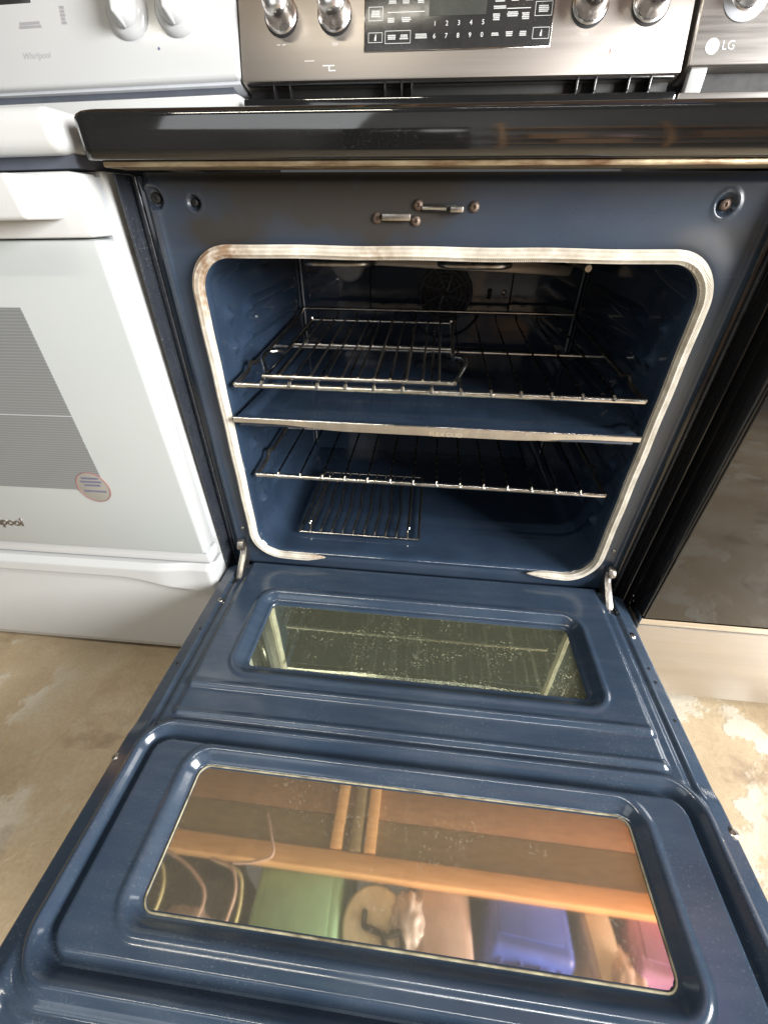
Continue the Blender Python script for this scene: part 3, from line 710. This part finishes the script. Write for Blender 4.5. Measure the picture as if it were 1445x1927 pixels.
mk('storage_drawer', np.concatenate([v0.reshape(-1,3), low]), fr.tolist() + [[bd[k], k0+k, k0+(k+1) % len(bd), bd[(k+1) % len(bd)]] for k in range(len(bd))], M['white'], wr, True, 45)
screw('drawer_screw', (-.452,-.0535,.283), (0,-1,0), .0026, M['grey'], wr)
# cooktop, backguard, control panel
box('cooktop', (-1.142,-.062,.883), (xr-.004,.60,.921), M['white'], wr, .012, 4)
box('cooktop_gap', (-1.136,-.040,.8722), (xr-.008,.58,.884), M['gap'], wr, .001)
box('backguard', (-1.14,.452,.920), (xr+.005,.60,1.013), M['white'], wr, .004)
box('backguard_shadow_gap', (-1.138,.462,1.012), (xr-.005,.60,1.032), M['gap'], wr, 0)
wp = box('control_panel', (-1.14+0,.004,-.06), (xr+.014,.215,0.006), M['white'], wr, .007, 3, panM(0,0,0))
box('panel_underside', (-1.14,-.001,-.058), (xr+.012,.0045,-.004), M['grey'], wp, .001, 2, panM(0,0,0))
for kx in (-.566,-.4745):
    k = lathe('dial_skirt', [(.0385,0),(.038,.004),(.033,.009),(.028,.011),(.0005,.0115)], M['white'], wp, pan(kx,.101,.006), PN, 44)
    lathe('dial_dome', [(.0265,0),(.0255,.008),(.022,.015),(.013,.019),(.0005,.020)], M['white'], k, pan(kx,.104,.016), PN, 40, sy=1.15)
    bm = bmesh.new(); bmesh.ops.create_cube(bm, size=1)
    for v in bm.verts:
        tpz = v.co.z > 0; lo_ = v.co.y < 0
        v.co = Vector((v.co.x*(.007 if lo_ else .014), v.co.y*(.056 if tpz else .064), .012 + (.034 if tpz else 0)))
    bmesh.ops.bevel(bm, geom=bm.edges[:], offset=.003, segments=3, profile=.5, affect='EDGES'); bm.transform(panM(kx,.104,.006))
    bm_out('dial_grip', bm, M['white'], k)
RP = lambda x, v: panM(x, v, .0064)
text('brand_lettering', 'Whirlpool', .0135, RP(-.756,.050), M['print_grey'], wp, .0001, shear=.12)
q = smudge(-.7575,.0935,.045,2,random.Random(5),.004,.001,.0066) + smudge(-.690,.104,.010,5,random.Random(6),.004,.0012,.0066)
tag(mk('panel_legends', *joined(q), M['print_grey'], wp, False), kind='stuff')
lathe('panel_dot', [(.0021,0),(.0021,.0006),(.0003,.0007)], M['print_blue'], wp, pan(-.515,.0500,.006), PN, 14)
pbox('clock_display', -.86, .1235, -.748, .17, .004, .0068, M['panelglass'], wp, .001)
mk('panel_seam', *flat(-.4435,.088,-.4428,.15,.0063), M['grey'], wp, False)
th = rad(-1.1); piv = Vector((xr, -.04, .38))
wr.rotation_euler = (0, th, 0); wr.location = piv + Matrix.Rotation(th, 3, 'Y') @ (wl - piv)

# ================================================================== steel range on the right
rr_ = thing('kitchen_range', 'steel range with a dark glass oven door and a beige drawer', 'range', (.765,0,0))
xl = .3905
box('body', (xl,-.012,.045), (1.14,.62,.872), M['black'], rr_, .004)
rd = box('oven_door', (xl,-.058,.264), (1.138,-.0135,.868), M['black'], rr_, .004)
box('door_glass', (xl+.003,-.0615,.2665), (1.135,-.0575,.80), M['blackglass'], rd, .0015)
box('door_bottom_trim', (xl,-.060,.247), (1.138,-.0135,.2625), M['chrome'], rd, .003)
box('storage_drawer', (xl,-.0605,.050), (1.138,-.0135,.2445), M['steel_warm'], rr_, .004)
box('base_plinth', (xl+.02,.01,0), (1.12,.6,.05), M['matteblack'], rr_, 0)
box('cooktop', (xl-.001,-.055,.8745), (1.14,.60,.918), M['black'], rr_, .006)
box('backguard', (xl-.006,.452,.918), (1.14,.60,1.004), M['steel_warm'], rr_, .004)
box('backguard_gap', (xl+.012,.47,1.004), (1.138,.60,1.04), M['matteblack'], rr_, 0)
box('panel_bracket', (xl+.004,.455,1.003), (xl+.030,.47,1.034), M['white'], rr_, .002)
lp = box('control_panel', (xl-.004,.006,-.05), (1.14,.21,.004), M['steel_warm'], rr_, .004, 3, panM(0,0,0))
k = lathe('control_knob', kprof, M['knob'], lp, pan(.455,.099,.004), PN, 40)
lathe('knob_back_disc', [(.034,0),(.034,.0015),(.029,.003),(.001,.003)], M['grey'], k, pan(.452,.093,.004), PN, 36)
lathe('brand_disc', [(.0105,0),(.0105,.0006),(.0004,.0008)], M['print'], lp, pan(.417,.0305,.004), PN, 32)
text('brand_lettering', 'LG', .0165, panM(.4415,.031,.0042), M['print'], lp, .0003)

# ================================================================== storage deck overhead (mirrored in the door glass)
dk = thing('storage_deck', 'wooden overhead storage deck with orange beam mirrored in the oven door glass', 'shelf', (0,.3,0))
for i in range(6):
    y0 = .02 + i*.135
    box('deck_board', (-1.75,y0,2.0+.001*(i % 2)), (1.75,y0+.132,2.02), M['ply_dark'] if i == 0 else M['ply'], dk, .002)
box('front_beam', (-1.75,-.058,1.965), (1.75,.012,2.055), M['lumber'], dk, .004)
for x0, mt in ((-.30,'lumber'),(-.215,'ply_dark'),(-.15,'lumber'),(-1.3,'lumber'),(1.25,'lumber')):
    box('batten', (x0,.018,1.955), (x0+.05,.80,1.9975), M[mt], dk, .003)
for x0 in (-1.72,1.66):
    for y0 in (.0,.74): box('post', (x0,y0,0), (x0+.06,y0+.06,1.96), M['lumber'], dk, .003)
def tote(label, x0, x1, y0, y1, h, col, z=2.062, rot=(0,0,0), slot=True):
    t = thing('storage_tote', label, 'tote', ((x0+x1)/2,(y0+y1)/2,z), 'plastic totes on the overhead deck')
    m = surf('tote_plastic', col, .4, var=.12, nscale=9)
    cx, cy, w_, d_ = (x0+x1)/2, (y0+y1)/2, x1-x0, y1-y0
    bm = bmesh.new(); bmesh.ops.create_cube(bm, size=1)
    for v in bm.verts:
        k_ = 1.0 if v.co.z > 0 else .86
        v.co = Vector((cx+v.co.x*w_*k_, cy+v.co.y*d_*k_, z+(h if v.co.z > 0 else 0)))
    bmesh.ops.bevel(bm, geom=bm.edges[:], offset=.03, segments=4, profile=.5, affect='EDGES')
    bin_ = bm_out('bin', bm, m, t)
    box('rim', (x0-.012,y0-.012,z+h-.03), (x1+.012,y1+.012,z+h+.006), m, t, .012)
    box('base_ring', (cx-w_*.33,cy-d_*.33,z-.006), (cx+w_*.33,cy+d_*.33,z+.002), m, t, .003)
    for k in (-.3,-.1,.1,.3): box('rib', (cx+w_*k-.008,y0+d_*.045-.004,z+.05), (cx+w_*k+.008,y0+d_*.06+.02,z+h-.03), m, t, .004)
    if slot: box('handle_slot', (cx-.075,y0+d_*.03-.008,z+h*.55), (cx+.075,y0+d_*.03+.02,z+h*.55+.045), M['matteblack'], t, .01)
    t.rotation_euler = rot; return t
def blob(name, label, cat, c, rx, ry, rz, mat, seed, amp=.16, base=2.058):
    t = thing(name, label, cat, (c[0], c[1], base))
    bm = bmesh.new(); bmesh.ops.create_icosphere(bm, subdivisions=4, radius=1); rg = random.Random(seed)
    ks = [(Vector((rg.uniform(-1,1),rg.uniform(-1,1),rg.uniform(-1,1))).normalized()*rg.uniform(3,9), rg.uniform(0,6)) for _ in range(14)]
    for v in bm.verts:
        f = 1 + amp*sum(abs(math.sin(v.co.dot(k)+p))-.6 for k, p in ks)/4
        v.co = Vector((c[0]+v.co.x*rx*f, c[1]+v.co.y*ry*f, max(base, base+rz+v.co.z*rz*f)))
    bm_out('bag_skin' if cat == 'bag' else 'jug_shell', bm, mat, t, 70); return t
tote('green plastic tote overhanging the deck, mirrored in the glass', -.63,-.20,-.35,.14,.32,(.27,.46,.30), rot=(.10,.02,.05))
tote('blue plastic tote with a dark handle slot, mirrored in the glass', .37,.75,-.25,.22,.27,(.07,.15,.74), rot=(.16,-.03,-.06))
tote('cloudy pinkish tote beside the blue one, mirrored in the glass', .07,.335,-.36,.12,.3,(.58,.47,.46), rot=(.05,.03,.04))
tote('purple plastic tote at the right end of the deck, mirrored in the glass', .93,1.35,-.27,.22,.28,(.44,.27,.58), rot=(.08,-.04,-.1))
tote('pale grey plastic crate between blue and purple totes', .765,.91,-.36,.16,.24,(.60,.58,.52), rot=(.03,0,.08), slot=False)
cb = thing('cardboard_box', 'orange brown cardboard box tucked against the blue tote', 'box', (.55,-.33,2.07))
box('carton', (.41,-.46,2.068), (.66,-.275,2.19), M['card'], cb, .004); box('flap', (.41,-.47,2.066), (.52,-.37,2.070), M['lumber'], cb, .001)
cb.rotation_euler = (.05,0,.12)
dark = surf('black_bag_plastic', (.02,.02,.02), .3); pale = surf('clear_bag_plastic', (.55,.50,.50), .25); cream = surf('cream_jug_plastic', (.74,.69,.55), .4)
blob('garbage_bag', 'black plastic bag bulging over the deck edge at left', 'bag', (-.90,-.20,0), .26,.24,.17, dark, 3)
blob('plastic_bag', 'dusky pink crumpled bag lying on the black bag', 'bag', (-.86,-.30,0), .12,.10,.05, surf('dusky_bag', (.34,.26,.25), .4), 5, .2, 2.03)
blob('plastic_bag', 'clear crumpled bag hanging between jug and pinkish tote', 'bag', (.06,-.16,0), .07,.09,.06, pale, 9, .25, 2.02)
blob('plastic_bag', 'clear crumpled bag resting against the purple tote', 'bag', (.90,-.24,0), .07,.09,.07, pale, 12, .25, 2.03)
jg = thing('plastic_jug', 'cream plastic jug standing on the deck beside the green tote', 'jug', (-.08,-.20,2.058))
lathe('jug_shell', [(.06,0),(.125,.004),(.135,.02),(.135,.22),(.10,.29),(.04,.32),(.04,.35)], cream, jg, (-.075,-.19,2.058), (0,0,1), 40)
lathe('jug_cap', [(.046,.34),(.046,.375),(.001,.376)], M['matteblack'], jg, (-.075,-.19,2.058), (0,0,1), 24)
jh = thing('spring_clamp', 'black clamp hanging below the cream jug', 'clamp', (-.05,-.2,2.03))
tube('clamp_frame', rounded([(-.12,-.15,2.04),(-.12,-.20,2.04),(-.02,-.22,2.03),(.03,-.20,2.035),(.05,-.25,2.04),(-.02,-.27,2.04),(-.04,-.215,2.03)], .012), .012, M['matteblack'], jh, 8)
pinkm = surf('pink_cable', (.62,.42,.36), .5, var=.1); yelm = surf('pale_cable', (.62,.55,.30), .5, var=.1)
for i, (m_, pp) in enumerate(((pinkm, [(-1.0,-.07,1.962),(-.86,-.12,1.93),(-.74,-.2,1.92),(-.80,-.36,1.95)]), (yelm, [(-1.2,-.12,1.96),(-1.0,-.10,1.93),(-.92,-.2,1.90),(-.95,-.36,1.95)]),
        (pinkm, [(-.80,-.075,1.962),(-.68,-.10,1.92),(-.63,-.18,1.9),(-.66,-.38,1.95)]), (yelm, [(-.78,-.08,1.962),(-.64,-.11,1.93),(-.60,-.22,1.91),(-.62,-.38,1.95)]), (pinkm, [(-.62,.12,1.98),(-.56,.02,1.93),(-.52,-.05,1.92),(-.62,-.075,1.945),(-.70,-.08,1.96)]))):
    o = tube('hanging_cable', rounded(pp, .08, 8), .006, m_, None, 6)
    tag(o, ['pink cable looping over the black bag, mirrored in the glass','pale yellow cable curling at the far left of the black bag','pink cable hanging between black bag and green tote','pale cable running down beside the green tote','pink cable crossing the orange beam in a hook shape'][i], 'cable', 'cables hanging from the deck beam')
# goods across the aisle, mirrored in the black rail
wa = box('wall', (-6,-4.6,0), (6,-4.5,3.2), surf('painted_wall', (.34,.35,.355), .7, var=.06, nscale=2), None, 0); tag(wa, 'pale grey wall across the aisle, mirrored in the black rail', 'wall')
sh = thing('shelf', 'wooden shelf against the pale wall across the aisle', 'shelf', (1.2,-4.2,0))
for z_ in (.5,1.05,1.75): box('shelf_board', (.45,-4.48,z_), (3.2,-4.0,z_+.035), M['lumber'], sh, .003)
for x_ in (.46,1.85,3.14): box('upright', (x_,-4.05,0), (x_+.05,-3.99,2.1), M['lumber'], sh, .003)
for i, (x, y, z0, sx, sy, sz, lab) in enumerate(((.95,-4.2,1.086,.5,.35,.34,'brown cardboard box at the left of the aisle shelf'),(2.45,-4.2,1.086,.6,.35,.45,'wide cardboard box at the right of the aisle shelf'),(1.25,-4.2,.536,.6,.4,.4,'cardboard box low on the aisle shelf'))):
    t = thing('cardboard_box', lab, 'box', (x,y,z0), 'cardboard boxes across the aisle')
    box('carton', (x-sx/2,y-sy/2,z0), (x+sx/2,y+sy/2,z0+sz), M['card'], t, .004)
    box('tape', (x-.03,y-sy/2-.001,z0+sz-.12), (x+.03,y+sy/2+.001,z0+sz+.001), M['seal'], t, 0)
blob('plastic_bag', 'pale pink bag between two boxes on the aisle shelf', 'bag', (1.5,-4.15,0), .2,.15,.14, surf('pink_bag', (.55,.38,.40), .4), 21, .2, 1.086)
fr_ = thing('fridge_stand_in', 'tall black fridge added unseen to darken the middle of the rail reflection', 'fridge_stand_in', (-.35,-4.0,0))  # unseen black cabinet added for the dark part of the rail reflection
box('cabinet', (-.85,-4.4,.03), (.2,-3.75,1.8), M['black'], fr_, .01)
box('upper_door', (-.845,-3.745,.75), (.195,-3.69,1.79), M['black'], fr_, .012); box('lower_door', (-.845,-3.745,.05), (.195,-3.69,.735), M['black'], fr_, .012)
tube('handle', [(.10,-3.69,.9),(.10,-3.64,.92),(.10,-3.64,1.5),(.10,-3.69,1.52)], .012, M['steel'], fr_, 8)
